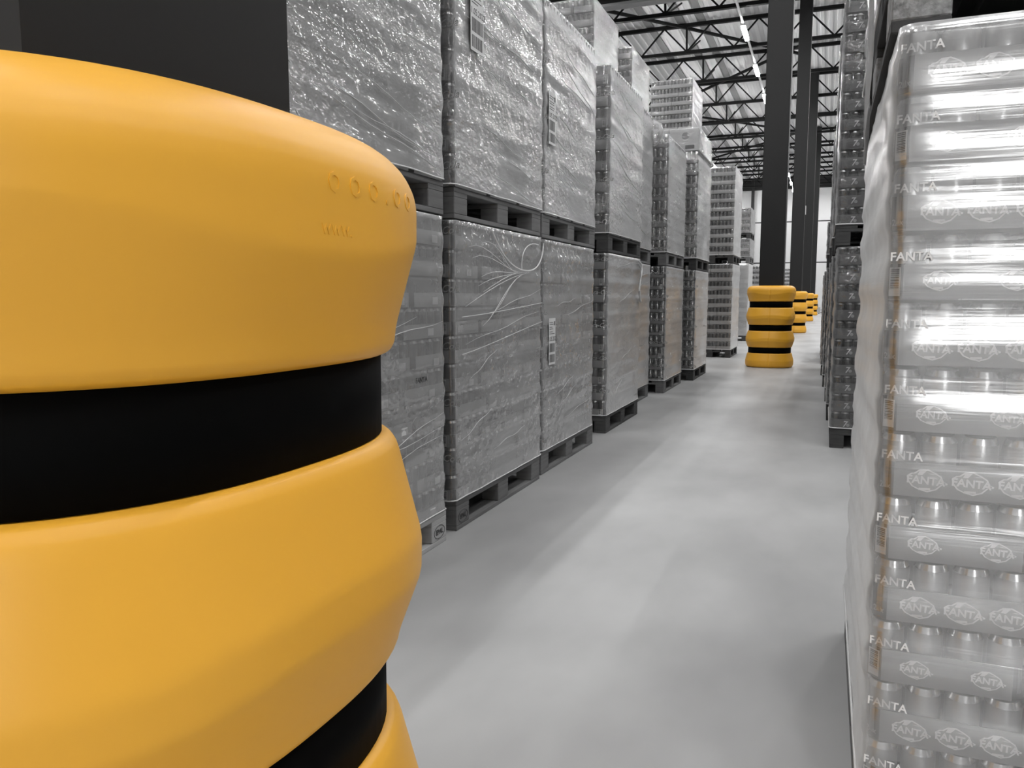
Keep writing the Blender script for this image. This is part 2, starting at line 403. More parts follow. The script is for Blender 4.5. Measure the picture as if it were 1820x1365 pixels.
# ------------------------------------------------------------------ trays, cans, film
TR = {}
def tray_mesh(dx, dy, h, m, mc, cham):
    k = (round(dx, 4), round(dy, 4), round(h, 4), m.name)
    if k in TR: return TR[k]
    a, b = dx / 2 - .0015, dy / 2 - .0015
    ring = [(-a + cham, -b), (a - cham, -b), (a, -b + cham), (a, b - cham), (a - cham, b), (-a + cham, b), (-a, b - cham), (-a, -b + cham)]
    inn = [(x * (1 - .006 / dx), y * (1 - .006 / dy)) for x, y in ring]
    v = [(x, y, 0) for x, y in ring] + [(x, y, h) for x, y in ring] + [(x, y, h) for x, y in inn] + [(x, y, .003) for x, y in inn]
    f = []; mi = []
    for i in range(8):
        j = (i + 1) % 8
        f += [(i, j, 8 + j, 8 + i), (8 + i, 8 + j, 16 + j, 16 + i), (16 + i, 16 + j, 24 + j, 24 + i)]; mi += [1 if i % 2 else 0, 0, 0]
    f += [tuple(range(7, -1, -1)), tuple(range(24, 32))]; mi += [0, 0]
    TR[k] = new_mesh('tray', v, f, [m, mc], mi); return TR[k]
CN = {}
def can_prof(r, h): return [(r * .78, 0), (r, .008), (r, h - .014), (r * .84, h - .003), (r * .84, h), (r * .74, h - .004)]
def cans_mesh(dx, dy, nx, ny, h, m, skip_front=False, n=10):
    k = (round(dx, 4), round(dy, 4), nx, ny, round(h, 4), m.name, skip_front)
    if k in CN: return CN[k]
    mb = MB(); px, py = dx / nx, dy / ny; r = min(px, py) / 2 * .92
    for i in range(nx):
        for j in range(ny):
            if skip_front and j == 0: continue
            if 0 < i < nx - 1 and 0 < j < ny - 1: continue       # inner cans cannot be seen from any side
            mb.lathe(can_prof(r, h), -dx / 2 + (i + .5) * px, -dy / 2 + (j + .5) * py, n, [0, 0, 1, 1, 1, 1])
    CN[k] = mb.mesh('cans', [m, M_lid], True); return CN[k]
def one_can(r, h, m):
    k = ('one', round(r, 4), round(h, 4), m.name)
    if k not in CN: CN[k] = MB().lathe(can_prof(r, h), 0, 0, 20, [0, 0, 1, 1, 1, 1]).mesh('can', [m, M_lid], True)
    return CN[k]

def film(parent, dx, dy, z0, z1, pitch, zt0, m, seed, th, cap=.12, res=.035, amp=.006, taper=0.0):
    """sleeve of stretch film round a load; thing origin is the load's base centre"""
    r = .03; off = .007
    pts = []                               # perimeter (x, y, nx, ny)
    hx, hy = dx / 2, dy / 2
    def line(ax, ay, bx, by, nx, ny):
        L = math.hypot(bx - ax, by - ay); n = max(2, int(L / res))
        for i in range(n): pts.append((ax + (bx - ax) * i / n, ay + (by - ay) * i / n, nx, ny))
    def arc(cx, cy, a0):
        for i in range(5):
            a = a0 + PI / 2 * i / 5; pts.append((cx + r * math.cos(a), cy + r * math.sin(a), math.cos(a), math.sin(a)))
    line(-hx + r, -hy, hx - r, -hy, 0, -1); arc(hx - r, -hy + r, -PI / 2)
    line(hx, -hy + r, hx, hy - r, 1, 0); arc(hx - r, hy - r, 0)
    line(hx - r, hy, -hx + r, hy, 0, 1); arc(-hx + r, hy - r, PI / 2)
    line(-hx, hy - r, -hx, -hy + r, -1, 0); arc(-hx + r, -hy + r, PI)
    v = []; f = []; n = len(pts)
    nz_ = max(6, int((z1 - z0) / (pitch / 6)))
    rows = [z0 + (z1 - z0) * i / nz_ for i in range(nz_ + 1)]
    for z in rows:
        ph = ((z - zt0) / pitch) % 1.0
        ind = 0 if ph < th - .05 or ph > .96 else -.005
        for (x, y, nx, ny) in pts:
            q = Vector((x * 3, y * 3, z * 7 + seed * 13.1)); w = noise.noise(q) * amp + noise.noise(q * 4.1) * amp * .45
            d = off + ind + max(w, -.005) * (1.0 if abs(nx) > .5 or abs(ny) > .5 else .5)
            d -= taper * max(0, (z - z1 + .1) / .1)
            v.append((x + nx * d, y + ny * d, z))
    R = len(rows)
    for i in range(R - 1):
        for k in range(n): k2 = (k + 1) % n; f.append((i * n + k, i * n + k2, (i + 1) * n + k2, (i + 1) * n + k))
    if cap:                                # film gathered inwards over the top layer
        for ci, (ins, dz) in enumerate(((.015, .001), (cap, .001))):
            for (x, y, nx, ny) in pts:
                v.append((x - nx * ins, y - ny * ins, z1 + dz + .002 * noise.noise(Vector((x * 9, y * 9, seed + ci)))))
            i = R - 1 + ci
            for k in range(n): k2 = (k + 1) % n; f.append((i * n + k, i * n + k2, (i + 1) * n + k2, (i + 1) * n + k))
    o = obj('stretch_film', new_mesh('stretch_film', v, f, m, smooth=True), parent)
    hem = [(x + nx * (off + .001), y + ny * (off + .001), z0 + .004 * noise.noise(Vector((x * 5, y * 5, seed)))) for (x, y, nx, ny) in pts[::2]]
    obj('film_hem', MB().tube(hem, .0035, 5, True).mesh('film_hem', M_hem, True), parent)
    return o

LOGO = {}
def logo_outline(s):
    P = [(-1.0, .35), (-.78, .62), (-.62, .64), (-.35, .95), (.1, 1.0), (.5, .72), (.80, .42), (.93, -.02), (1.12, -.12), (1.10, -.25), (.85, -.28), (.55, -.75), (.1, -.98), (-.35, -.82), (-.72, -.55), (-.95, -.1)]
    return [(x * s, z * s * .68) for x, z in P]
def fanta_logo(s):
    if s in LOGO: return LOGO[s]
    v = []; f = []; mi = []
    def poly(pts, y, m):
        n = len(v); v.extend((x, y, z) for x, z in pts); f.append(tuple(range(n, n + len(pts)))[::-1]); mi.append(m)
    o = logo_outline(s)
    poly(o, 0, 0); poly([(x * .90, z * .88) for x, z in o], -.0005, 1)
    for a0, a1 in (((-.45, .5), (.05, .92)), ((.05, .62), (.62, .6))):      # leaves
        (x0, z0), (x1, z1) = a0, a1
        poly([(x0 * s, z0 * s * .68), ((x0 + x1) / 2 * s, (min(z0, z1) - .02) * s * .68), (x1 * s, z1 * s * .68), ((x0 + x1) / 2 * s - .1 * s, (max(z0, z1) + .02) * s * .68)], -.001, 0)
    poly([(-.35 * s, -.55 * s), (.25 * s, -.53 * s), (.22 * s, -.40 * s), (-.35 * s, -.42 * s)], -.001, 0)
    f = [tuple(reversed(q)) for q in f]
    me0 = new_mesh('logo', v, f, [M_print, M_printm], mi)
    t = text_mesh('FANTA', s * .62, M_print, .0004, s * .018)
    bm = bmesh.new(); bm.from_mesh(me0); n0 = len(bm.faces)
    t2 = t.copy(); t2.transform(Matrix.Translation((-.02 * s, -.0018, 0)) @ Matrix.Rotation(math.radians(3), 4, 'Y')); bm.from_mesh(t2)
    me = bpy.data.meshes.new('logo'); bm.to_mesh(me); bm.free(); me.materials.append(M_print); me.materials.append(M_printm)
    LOGO[s] = me; return me
def barcode_mesh():
    mb = MB(); mb.box(-.012, .012, -.0006, 0, 0, .052, 0)
    z = .014
    rnd = random.Random(3)
    while z < .05:
        h = rnd.choice((.0008, .0012, .002)); mb.box(-.009, .009, -.0009, -.0006, z, z + h, 1); z += h + rnd.choice((.001, .0016))
    return mb.mesh('barcode_label', [M_paper, M_printd])
BAR = barcode_mesh()
SMALL_LABEL = MB().box(-.026, .026, -.001, 0, 0, .032).mesh('paper_label', [M_paper])

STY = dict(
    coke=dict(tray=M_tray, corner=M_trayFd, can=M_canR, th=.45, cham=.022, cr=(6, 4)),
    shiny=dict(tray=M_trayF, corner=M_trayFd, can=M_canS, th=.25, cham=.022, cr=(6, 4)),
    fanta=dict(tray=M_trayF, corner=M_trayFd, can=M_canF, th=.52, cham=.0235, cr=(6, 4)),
    seven=dict(tray=M_trayD, corner=M_trayD, can=M_can7, th=.56, cham=.018, cr=(6, 4)),
    white=dict(tray=M_trayW, corner=M_trayW, can=M_canW, th=.42, cham=.004, cr=(6, 4)))

def load(label, xa, side, y0, y1, z0, n, pitch, style, filmm, seed, group, cap=.12, taper=0., start_a=0, hemdrop=.0, detail=1, extra=None, width=.8):
    """xa: X of the aisle face; side +1: the load lies to the left of the aisle, -1: to its right"""
    st = STY[style]; dy = y1 - y0; dx = width
    cx = xa - side * dx / 2; cy = (y0 + y1) / 2
    t = thing('drinks_load', label, 'pallet load', (cx, cy, z0), group)
    th = pitch * st['th']; ch = pitch - .009
    rnd = random.Random(seed)
    for i in range(n):
        A = (i + start_a) % 2
        nx, ny = (2, 4) if A else (3, 3)
        tx, ty = dx / nx, dy / ny
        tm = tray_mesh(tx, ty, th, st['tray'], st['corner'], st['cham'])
        cx_, cy_ = (6, 4) if A else (4, 6)
        for ix in range(nx):
            for iy in range(ny):
                ais = ix == (nx - 1 if side > 0 else 0); near = iy == 0
                if not (ais or near): continue
                jx, jy = rnd.uniform(-.0025, .0025), rnd.uniform(-.0025, .0025)
                tr = obj('tray', tm, t, (-dx / 2 + (ix + .5) * tx + jx, -dy / 2 + (iy + .5) * ty + jy, i * pitch))
                if style == 'fanta' and near:
                    r = tx / cx_ / 2 * .92; me = one_can(r, ch, st['can'])
                    py = ty / cy_
                    for q in range(cx_): obj('can', me, tr, (-tx / 2 + (q + .5) * tx / cx_, -ty / 2 + .005 + r, .003))
                    cme = cans_mesh(tx - .006, ty - .006, cx_, cy_, ch, st['can'], True)
                else: cme = cans_mesh(tx - .006, ty - .006, cx_, cy_, ch, st['can'])
                co = obj('cans', cme, tr, (0, 0, .003)); co['kind'] = 'stuff'
                if extra: extra(tr, i, A, ix, iy, tx, ty, th, ais, near, rnd)
    film(t, dx, dy, .009 - hemdrop, n * pitch - .005, pitch, 0, filmm, seed, st['th'], cap, taper=taper,
         res=.03 if y0 < 7 else .07, amp=.006 if y0 < 7 else .007)
    return t

# ---- printing on the trays
def fanta_print(tr, i, A, ix, iy, tx, ty, th, ais, near, rnd):
    if near:
        xs = [-tx / 2 + .078 + .0735 * q for q in range(5)] if A else [-tx / 2 + .083, -tx / 2 + .201]
        for x_ in xs: obj('logo', fanta_logo(.032 if A else .027), tr, (x_, -ty / 2 - .0015 + .0008, th * .5))
    if ix == 0 and near:
        c = .0235
        if A: obj('lettering', text_mesh('24x', .016, M_printm, .0004), tr, (-tx / 2 + c / 2 - .0005, -ty / 2 + c / 2 - .0005, .016), (0, 0, -PI / 4))
        else: obj('barcode_label', BAR, tr, (-tx / 2 + c / 2 + .0005, -ty / 2 + c / 2 + .0005, .005), (0, 0, -PI / 4))
        obj('lettering', text_mesh('FANTA', .022, M_print, .0004, .0004), tr, (-tx / 2 + .036, -ty / 2 + .001, th + .012), (0, 0, -.25))
    elif near and not A:
        obj('lettering', text_mesh('FANTA', .024, M_printm, .0004, .0004), tr, (rnd.uniform(-.05, .05), -ty / 2 + .0, th + .018))
def seven_print(tr, i, A, ix, iy, tx, ty, th, ais, near, rnd):
    if near and ix == 0:
        obj('logo', text_mesh('7', .062, M_hem, .0006, .001, .2), tr, (-tx / 2 + .10, -ty / 2 - .0005, th * .5))
        obj('logo', MB().lathe([(.0, 0), (.012, 0), (.012, .0008)], 0, 0, 12).mesh('logo', M_printm), tr, (-tx / 2 + .122, -ty / 2 - .0002, th * .42), (PI / 2, 0, 0))
def coke_print(tr, i, A, ix, iy, tx, ty, th, ais, near, rnd):
    if near and ais:
        c = .022
        if A: obj('barcode_label', BAR, tr, (tx / 2 - .05, -ty / 2 - .0005, .003))
        else: obj('lettering', text_mesh('Coca-Cola', .05, M_printm, .0006, .0003, .35), tr, (tx / 2 - .075, -ty / 2 - .001, th + .02))
        if A: obj('lettering', text_mesh('24', .028, M_print, .0004), tr, (tx / 2 + .0005, -ty / 2 + .06, th * .5), (0, 0, PI / 2))
    if ais and rnd.random() < .6:
        obj('paper_label', SMALL_LABEL, tr, (tx / 2 + .0005, rnd.uniform(-.3, .3) * ty, .010), (0, 0, PI / 2))
def fanta_side_print(tr, i, A, ix, iy, tx, ty, th, ais, near, rnd):
    if ais:
        obj('paper_label', SMALL_LABEL, tr, (tx / 2 + .0005, .06, .010), (0, 0, PI / 2))
        if i in (2, 4, 5, 6): obj('lettering', text_mesh('FANTA', .034, M_trayFd, .0006, .0005), tr, (tx / 2 - .002, -.03, th + .03), (0, 0, PI / 2))

# ------------------------------------------------------------------ left row of loads
GL, GU = 'lower drink loads left of the aisle', 'upper drink loads left of the aisle'
GPL, GPU = 'pallets on the floor left of the aisle', 'pallets under the upper loads left of the aisle'
LEFT = [
    # xa, y0, y1, upper layers, label bits
    (-1.612, 2.03, 3.235, 10, .157, 'beside the large yellow protector'),
    (-1.628, 3.355, 4.60, 10, .157, 'with the torn hanging film loop'),
    (-1.650, 4.68, 5.86, 8, .1635, 'with no gap after the torn-film load'),
    (-1.668, 6.32, 7.55, 8, .168, 'with the knotted film tail'),
    (-1.86, 7.72, 8.95, 9, .164, 'set back from the aisle'),
    (-1.745, 9.27, 10.50, 9, .150, 'narrow in view before the three-part tall stack'),
    (-1.640, 10.83, 12.08, 9, .157, 'last dark one before the gap')]
LOWLAB = ['lower wrapped drinks load beside the large yellow protector, with small white labels',
          'lower wrapped drinks load with a hanging loop of torn film near its top',
          'lower wrapped drinks load with a tall white label on its left edge',
          'lower wrapped drinks load with a knotted tail of loose film hanging down',
          'lower wrapped drinks load set back behind the one with the film tail',
          'slim-looking lower wrapped load with shiny bottles at its corner, two before the gap',
          'lower wrapped load with shiny corner, last before the white-tray stack']
UPLAB = ['upper wrapped load directly above and behind the large yellow protector',
         'upper wrapped load with a large white barcode sheet near its corner',
         'upper wrapped load with a sloping low top edge and a small white sheet',
         'upper wrapped load on the pallet above the load with the knotted film tail',
         'upper wrapped load set back, with a film bulge on its far top corner',
         'shorter upper wrapped load in front of the white can trays',
         'upper wrapped load of shiny trays that carries the white cartons']
PLAB_L = ['light fresh wooden pallet on the floor beside the large yellow protector', 'weathered pallet on the floor under the torn-film load',
          'pallet on the floor under the load with the tall white label', 'dark pallet on the floor under the load with the film tail',
          'pallet on the floor set back under the fifth lower load', 'pallet on the floor under the slim-looking sixth lower load', 'dark pallet on the floor under the last load before the white-tray stack']
PLAB_U = ['pallet between lower and upper load right behind the large yellow protector', 'pallet above the torn-film load, under the barcode-sheet load',
          'pallet under the upper load with the sloping low top', 'dark pallet above the load with the film tail',
          'pallet under the set-back upper load', 'pallet under the shorter upper load', 'dark pallet under the upper load that carries the cartons']
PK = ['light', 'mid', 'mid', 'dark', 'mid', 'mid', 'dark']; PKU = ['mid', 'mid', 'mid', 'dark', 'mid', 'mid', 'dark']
lows = []; ups = []
for k, (xa, y0, y1, un, up, _) in enumerate(LEFT):
    ym = (y0 + y1) / 2
    pallet(PLAB_L[k], xa - .8, ym - .6, 0, PK[k], GPL)
    lows.append(load(LOWLAB[k], xa, 1, y0, y1, .146, 10, .1352, 'coke' if k < 5 else 'shiny', FILM if k < 3 else FILM_FAR, 11 + k, GL, extra=fanta_side_print if k == 0 else coke_print, start_a=k))
    pallet(PLAB_U[k], xa - .8, ym - .6, 1.502, PKU[k], GPU)
    ups.append(load(UPLAB[k], xa + .005, 1, y0, y1, 1.648, un, up, 'coke' if k < 5 else 'shiny', FILM_UP, 31 + k, GU, extra=coke_print, start_a=k + 1, taper=.02))

# cartons and white can trays on top of the seventh upper load
xa, y0, y1 = -1.640, 10.83, 12.08
zc = 1.648 + 9 * .157
cl = thing('carton_layer', 'layer of plain white cartons on top of the last shiny upper load', 'cartons', (xa - .4, (y0 + y1) / 2, zc))
cbm = boxmesh('carton', .396, .39, .30, M_card, .006)
for ix in range(2):
    for iy in range(3):
        c_ = obj('carton', cbm, cl, (-.2 + ix * .4, -.413 + iy * .413, 0))
        if iy == 0:
            obj('lettering', MB().box(-.06, .06, -.001, .0, 0, .05).mesh('lettering', M_printd), c_, (.08, -.196, .03))
            obj('logo', MB().lathe([(0, 0), (.05, 0), (.05, .001)], 0, 0, 10).mesh('logo', M_trayF), c_, (.02, -.195, .2), (PI / 2, 0, 0))
film(cl, .8, 1.25, .008, .296, .30, 0, FILM, 71, 1.2, .0, res=.07)
# second row, seen only over the tops of the first row
G2 = 'tall loads in the second row, left'; GP2 = 'pallets of the second row, left'
for k, (xa2, ya2, nm) in enumerate(((-2.70, 9.45, 'film-wrapped load rising highest behind the upper load with the sloping low top'), (-2.70, 11.44, 'film-wrapped load with a white film top, rising behind the set-back upper load'))):
    w_ = ('nearer', 'farther')[k]
    pallet('floor pallet of the %s tall stack in the second row' % w_, xa2 - .8, ya2, 0, 'mid', GP2)
    load('floor-level load of the %s tall stack in the second row' % w_, xa2, 1, ya2, ya2 + 1.22, .146, 10, .1352, 'coke', FILM, 90 + k, G2)
    pallet('middle pallet of the %s tall stack in the second row' % w_, xa2 - .8, ya2, 1.502, 'mid', GP2)
    load('middle load of the %s tall stack in the second row' % w_, xa2, 1, ya2, ya2 + 1.22, 1.648, 9, .157, 'coke', FILM_UP, 92 + k, G2)
    pallet('top pallet of the %s tall stack in the second row' % w_, xa2 - .8, ya2, 3.065, 'mid', GP2)
    load(nm, xa2, 1, ya2, ya2 + 1.22, 3.211, 9, .163, 'coke', FILM_UP, 94 + k, G2, cap=.3)
for k, ya2 in enumerate((2.0, 3.3, 4.6, 5.9)):  # unseen row added to keep stray light out of the pallet openings
    w_ = NTH[k]
    pallet('%s floor pallet in the added light-blocking row behind the nearest left loads' % w_, -3.3, ya2, 0, 'dark', GP2)
    load('%s floor-level load in the added light-blocking row behind the nearest left loads' % w_, -2.5, 1, ya2, ya2 + 1.22, .146, 10, .1352, 'coke', FILM_W, 110 + k, G2)
    pallet('%s upper pallet in the added light-blocking row behind the nearest left loads' % w_, -3.3, ya2, 1.502, 'dark', GP2)
    load('%s upper load in the added light-blocking row behind the nearest left loads' % w_, -2.5, 1, ya2, ya2 + 1.22, 1.648, 8, .157, 'coke', FILM_W, 116 + k, G2)
for k, (z_, nm) in enumerate(((0, 'floor-level'), (1.765, 'middle'), (3.53, 'topmost'))):
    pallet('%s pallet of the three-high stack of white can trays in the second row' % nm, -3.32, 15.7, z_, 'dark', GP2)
    load('%s load of white can trays%s' % (nm, ', standing highest of all over the plain cartons' if k == 2 else ' in the second row'), -2.52, 1, 15.7, 17.0, z_ + .146, 10, .161, 'white', FILM_W, 96 + k, 'loads of white can trays', cap=.3)
# white-tray stack after the gap
pallet('dark pallet on the floor under the free-standing white can trays', -2.43, 15.24, 0, 'dark', GPL)
load('lower load of white can trays standing alone after the gap', -1.63, 1, 15.24, 16.55, .146, 10, .161, 'white', FILM_W, 73, 'loads of white can trays', cap=.1)
pallet('dark pallet between the two free-standing loads of white can trays', -2.43, 15.24, 1.765, 'dark', GPU)
load('upper load of white can trays with a white film top, after the gap', -1.63, 1, 15.24, 16.55, 1.911, 10, .161, 'white', FILM_W, 74, 'loads of white can trays', cap=.3)

# drums stack further back
def drums(label, x0, y0, z0, rows, r, h, seed, group):
    t = thing('drum_load', label, 'pallet load', (x0, y0 + .6, z0), group)
    dm = MB().lathe([(r * .9, 0), (r, .03), (r, h * .3), (r * 1.03, h * .33), (r, h * .36), (r, h * .64), (r * 1.03, h * .67), (r, h * .7), (r, h - .03), (r * .92, h)], 0, 0, 20).mesh('drum', M_kegs, True)
    rm = MB().tube([(r * math.cos(a * PI / 10), r * math.sin(a * PI / 10), 0) for a in range(20)], .012, 5, True).mesh('rim', M_printm, True)
    for i in range(rows):
        for sx in (-1, 1):
            for k in range(3):
                d = obj('drum', dm, t, (sx * r * 1.02, -.4 + k * .4, i * (h + .01) + r * 0))
                obj('rim', rm, d, (0, 0, h))
    film(t, .84, 1.2, 0, rows * (h + .01), h + .01, 0, FILM_F, seed, .9, .1, res=.08)
    return t
pallet('pallet on the floor under the far stack of grey drums', -2.70, 21.25, 0, 'dark', GPL)
drums('far film-wrapped stack of grey drums behind the white can trays', -2.30, 21.25, .146, 5, .195, .36, 81, 'distant loads left of the aisle')
pallet('pallet on top of the far stack of grey drums', -2.66, 21.25, 2.012, 'mid', GPU)
load('far wrapped load above the stack of grey drums, its top below the lamps', -1.86, 1, 21.25, 22.5, 2.158, 3, .157, 'coke', FILM_UP, 82, 'distant loads left of the aisle')
pallet('small far pallet near the top of the drum stack', -2.66, 21.25, 2.631, 'dark', GPU)
load('topmost far wrapped load, just left of the dark wall post', -1.86, 1, 21.25, 22.5, 2.777, 4, .157, 'coke', FILM_UP, 83, 'distant loads left of the aisle')
pallet('far pallet on the floor behind the first small column protector', -2.35, 24.4, 0, 'mid', GPL)
load('far wrapped load between the drum stack and the dark column', -1.25, 1, 24.4, 25.6, .146, 13, .146, 'white', FILM, 84, 'distant loads left of the aisle', width=1.1)
pallet('far pallet on the floor seen in the slit between two dark columns', -2.2, 36, 0, 'mid', GPL)
load('far wrapped load seen in the slit between two dark columns', -1.4, 1, 36, 37.2, .146, 14, .157, 'white', FILM, 85, 'distant loads left of the aisle')

# ------------------------------------------------------------------ right row
FX = .104
GR = 'drink loads right of the aisle'; GPR = 'pallets right of the aisle'
pallet('pallet on the floor under the large front right load', FX, 1.6, 0, 'mid', GPR)
fl = load('large wrapped load of drink trays with lemon-shaped logos at front right', FX, -1, 1.6, 2.83, .16, 12, .1215, 'fanta', FILM_F, 51, GR, extra=fanta_print, start_a=0, hemdrop=.0, cap=.16)
obj('slip_sheet', boxmesh('slip_sheet', .79, 1.2, .013, M_card, .001), fl, (0, 0, -.0145))
pallet('chipboard-block pallet on top of the large front right load', FX - .012, 1.68, 1.622, 'chip', GPR)
fu = load('dark wrapped load on the chipboard-block pallet at top right', FX - .012, -1, 1.68, 2.88, 1.768, 9, .1365, 'seven', FILM_D, 52, GR, hemdrop=.0)
# loose strip of film hanging from the upper load
def strip(parent, pts, w, seed, nrm=(1, 0, 0), name='loose_film', m=None):
    v = []; f = []
    nrm = Vector(nrm)
    for i, p in enumerate(pts):
        p = Vector(p)
        t = (Vector(pts[min(i + 1, len(pts) - 1)]) - Vector(pts[max(i - 1, 0)])).normalized(); s_ = t.cross(nrm).normalized()
        ww = w[i] if isinstance(w, (list, tuple)) else w
        for q in range(6):
            u = (q / 5 - .5) * ww; v.append(tuple(p + s_ * u + nrm * (.006 * math.sin(q * 2.1 + i * .7 + seed) * min(1, ww * 25))))
    for i in range(len(pts) - 1):
        for q in range(5): f.append((i * 6 + q, i * 6 + q + 1, (i + 1) * 6 + q + 1, (i + 1) * 6 + q))
    return obj(name, new_mesh(name, v, f, m or FILM_UP, smooth=True), parent)
fs = strip(None, [(FX - .035, 1.98, 2.27 - i * .06) for i in range(15)], [.07] * 13 + [.05, .02], 3, name='film_strip')
fs['label'] = 'loose crumpled strip of film hanging at the corner of the chipboard-block pallet'; fs['category'] = 'film strip'

def rload(k, label, plabel, xa, y0, z0, n, pitch, seed, top=False):
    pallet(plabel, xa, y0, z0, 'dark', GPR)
    return load(label, xa, -1, y0, y0 + 1.22, z0 + .146, n, pitch, 'seven', FILM_D, seed, GR, extra=seven_print, start_a=0)
rload(0, 'dark lower load of trays marked 7, standing alone right of the aisle', 'dark pallet on the floor under the trays marked 7', .068, 6.36, 0, 10, .1362, 53)
rload(0, 'dark upper load of trays marked 7, directly above its twin', 'dark pallet between the two loads of trays marked 7', .050, 6.36, 1.512, 13, .1362, 54)
RIGHT = [(.045, 7.78, 2), (.03, 9.2, 1.7), (.0, 10.7, 1.3), (-.03, 12.3, 1), (-.05, 14.5, 1), (-.06, 16.5, 1)]
ORD = ['first', 'second', 'third', 'fourth', 'fifth', 'sixth']
for k, (xa, y0, lv) in enumerate(RIGHT):
    rload(1, 'dark wrapped load seen edge-on, %s one behind the trays marked 7' % ORD[k], 'pallet on the floor under the %s edge-on load behind the trays marked 7' % ORD[k], xa, y0, 0, 10, .1362, 55 + k)
    if lv > 1:
        rload(1, 'upper dark load seen edge-on, %s one behind the tall trays marked 7' % ORD[k], 'pallet below the %s upper edge-on load on the right' % ORD[k], xa - .01, y0, 1.512, int(13 * (lv - 1)), .1362, 65 + k)

# ------------------------------------------------------------------ sheets, loose film, stamps on the left row
def sheet(parent, loc, w, h, seed, txt=None):
    """paper sheet on the aisle face, with print"""
    s_ = obj('barcode_sheet', MB().box(-.0008, .0008, -w / 2, w / 2, 0, h).mesh('barcode_sheet', M_paper), parent, loc)
    mb = MB(); rnd = random.Random(seed)
    for z0, z1 in ((.05, .22), (.27, .46)):
        y = -w / 2 * .82
        while y < w / 2 * .8:
            b = rnd.choice((.003, .005, .008)); mb.box(.0008, .0014, y, y + b, z0 * h, z1 * h); y += b + rnd.choice((.004, .007))
    for z in (.66, .70, .76, .80, .86, .90):
        mb.box(.0008, .0014, -w * .42, w * rnd.uniform(.0, .35), z * h, (z + .012) * h)
    mb.box(.0008, .0014, w * .28, w * .42, .84 * h, .93 * h)
    obj('print', mb.mesh('print', M_printd), s_)
    if txt: obj('lettering', text_mesh(txt, .042, M_printd, .0004), s_, (.001, 0, .55 * h), (0, 0, PI / 2))
    return s_
def rel(par, p): return (p[0] - par.location.x, p[1] - par.location.y, p[2] - par.location.z)
sheet(ups[1], rel(ups[1], (-1.606, 3.60, 2.30)), .15, .33, 1, '11.05.2022')
sheet(ups[2], rel(ups[2], (-1.632, 4.80, 2.08)), .13, .32, 2, '11.05.2022')
sheet(lows[2], rel(lows[2], (-1.638, 4.84, .70)), .13, .30, 3, '11.05.2022')
# torn loop and its folds on the second lower load
L2 = lows[1]; FXL = -1.612
def tubeon(par, name, pts, r):
    obj(name, MB().tube([rel(par, p) for p in pts], r, 6).mesh(name, M_hem, True), par)
def bez(p0, p1, p2, p3, n=14):
    out = []
    for i in range(n + 1):
        t = i / n; a = Vector(p0) * (1 - t) ** 3 + Vector(p1) * 3 * t * (1 - t) ** 2 + Vector(p2) * 3 * t * t * (1 - t) + Vector(p3) * t ** 3; out.append(tuple(a))
    return out
tubeon(L2, 'film_rope', bez((FXL, 3.80, 1.47), (FXL, 3.95, 1.33), (FXL + .01, 4.08, 1.29), (FXL + .015, 4.22, 1.285)) + bez((FXL + .015, 4.24, 1.285), (FXL + .02, 4.42, 1.28), (FXL + .01, 4.55, 1.35), (FXL, 4.59, 1.46))[1:], .004)
tubeon(L2, 'film_rope', bez((FXL, 4.22, 1.29), (FXL, 4.20, 1.40), (FXL, 4.32, 1.46), (FXL, 4.5, 1.445), 10), .0028)
rn = random.Random(5)
for a0 in range(9):
    y1_ = 3.45 + rn.uniform(0, .35); z1_ = .98 + a0 * .055 + rn.uniform(-.02, .02)
    tubeon(L2, 'film_fold', bez((FXL + .006, 4.18 + rn.uniform(-.05, .15), 1.275), (FXL + .006, 4.0, 1.25), (FXL + .004, y1_ + .2, z1_ + .06), (FXL, y1_, z1_), 8), [.0004 + .0013 * math.sin(PI * min(1, (q + .3) / 8.6)) for q in range(9)])
tubeon(L2, 'film_fold', bez((FXL, 3.42, .86), (FXL, 3.8, .89), (FXL, 4.2, .95), (FXL, 4.57, .985), 8), .0016)
tubeon(L2, 'film_fold', bez((FXL, 3.42, 1.04), (FXL, 3.8, 1.05), (FXL, 4.2, 1.08), (FXL, 4.57, 1.10), 8), .0018)
L4 = lows[3]; FX4 = -1.655
tubeon(L4, 'film_tail', bez((FX4, 7.42, 1.47), (FX4 + .03, 7.62, 1.42), (FX4 + .02, 7.30, 1.28), (FX4 + .02, 7.40, 1.18), 12) + bez((FX4 + .02, 7.40, 1.18), (FX4 + .01, 7.45, 1.12), (FX4 + .01, 7.50, 1.09), (FX4, 7.55, 1.09), 6)[1:], [.006 + .006 * abs(math.sin(q * .9)) for q in range(19)])
strip(L4, [rel(L4, p) for p in bez((FX4 + .01, 7.38, 1.45), (FX4 + .03, 7.5, 1.40), (FX4 + .03, 7.28, 1.30), (FX4 + .01, 7.36, 1.15), 10)], [.03 + .03 * math.sin(q * .5) for q in range(11)], 2)
# film bulge on the top corner of the fifth upper load
bm = bmesh.new(); bmesh.ops.create_icosphere(bm, subdivisions=3, radius=.11)
for v_ in bm.verts:
    v_.co.z *= 1.25; v_.co += v_.co.normalized() * .03 * noise.noise(v_.co * 17); v_.co.x *= .8
    if v_.co.z < 0: v_.co.x *= 1 + v_.co.z * 3; v_.co.y *= 1 + v_.co.z * 3
me = bpy.data.meshes.new('film_pouch'); bm.to_mesh(me); bm.free(); me.materials.append(FILM_UP); me.polygons.foreach_set('use_smooth', [True] * len(me.polygons))
obj('film_pouch', me, ups[4], rel(ups[4], (-1.83, 8.93, 2.93)))
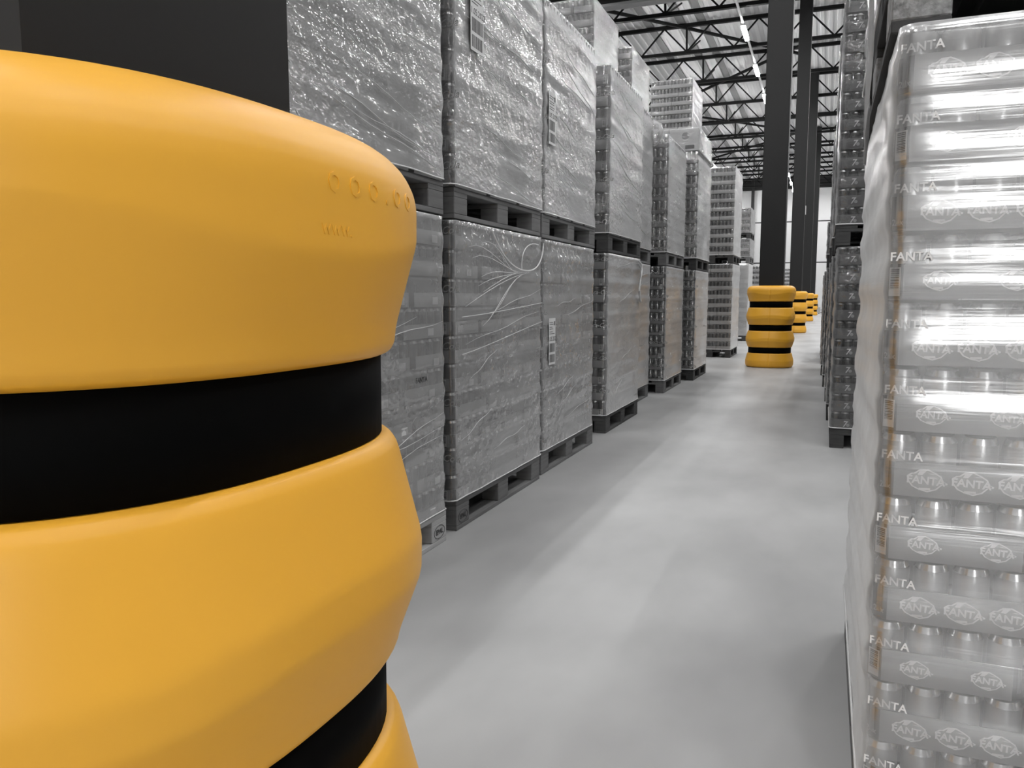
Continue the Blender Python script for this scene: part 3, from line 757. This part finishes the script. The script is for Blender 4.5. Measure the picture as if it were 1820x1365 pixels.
# brand stamp on two blocks: oval ring with letters
def stamp(par, loc, m):
    pts = [(0, .052 * math.cos(a * PI / 12), .030 * math.sin(a * PI / 12)) for a in range(24)]
    s_ = obj('stamp', MB().tube(pts, .0016, 4, True).mesh('stamp', M_printd), par, loc)
    obj('lettering', text_mesh('EPAL', .034, M_printd, .0005, .0004), s_, (.001, 0, 0), (0, 0, PI / 2))
for o in list(COL.objects):
    if o.name.startswith('wooden_pallet') and o['label'].startswith('light fresh'): stamp(o, (.4005, .528, .061), M_printd)
    if o.name.startswith('wooden_pallet') and o['label'].startswith('weathered pallet on the floor under the torn'): stamp(o, (.4005, -.528, .061), M_printd)

# long thin folds running round the film of the nearest loads
for li, (ld, q) in enumerate([(l, 0) for l in lows[:5]] + [(u, 1) for u in ups[:5]]):
    rn = random.Random(100 + li); xa, y0, y1 = LEFT[li % 5][:3]
    H = 1.3 if q == 0 else LEFT[li % 5][3] * LEFT[li % 5][4] - .1
    mbf = MB()
    for k in range(5 if q == 0 else 12):
        z = rn.uniform(.08, H - .05); ya = -(y1 - y0) / 2 + rn.uniform(.03, .5); yb = min((y1 - y0) / 2 - .03, ya + rn.uniform(.25, 1.1)); sl = rn.uniform(.02, .16) * (1 if q == 0 else -1)
        n_ = 8; pts = [(.409 + .002 * rn.random(), ya + (yb - ya) * t / n_, min(H, max(.03, z + sl * t / n_ + .006 * math.sin(t * 1.3 + k)))) for t in range(n_ + 1)]
        mbf.tube(pts, [.0003 + rn.uniform(.0008, .0015) * math.sin(PI * (t + .15) / (n_ + .3)) for t in range(n_ + 1)], 5)
    obj('film_folds', mbf.mesh('film_folds', M_hem, True), ld)['kind'] = 'stuff'

sg = thing('wall_sign', 'tiny white square sign fixed high on a distant dark column', 'sign', (COLX[2] + .20, COLY[2] - .05, 3.72))
obj('sign_plate', MB().box(0, .02, -.10, .10, 0, .26).mesh('sign_plate', M_paper), sg)
obj('sign_mark', MB().box(.02, .022, -.05, .05, .06, .18).mesh('sign_mark', M_printm), sg)
# ------------------------------------------------------------------ hand pallet truck far down the aisle
pj = thing('pallet_truck', 'tiny hand pallet truck with looped handle beyond the farthest column protector', 'pallet truck', (-.42, 57.5, 0))
obj('handle', MB().tube(bez((-.1, 0, .12), (.0, -.05, .7), (-.2, -.1, 1.35), (-.75, -.1, 1.42), 12), .03, 6).mesh('handle', M_printd, True), pj)
obj('pump', MB().box(-.25, .1, -.15, .15, .08, .45).mesh('pump', M_jack), pj)
for sx in (-.18, .18): obj('fork', MB().box(sx - .08, sx + .08, .15, 1.3, .05, .13).mesh('fork', M_jack), pj)
for sx in (-.12, .02): obj('wheel', MB().lathe([(.09, -.03), (.09, .03)], 0, 0, 14).mesh('wheel', M_printd), pj, (sx, -.05, .09), (0, PI / 2, 0))
print('objects', len(bpy.data.objects), 'tris', sum(len(m.polygons) for m in bpy.data.meshes) * 2)
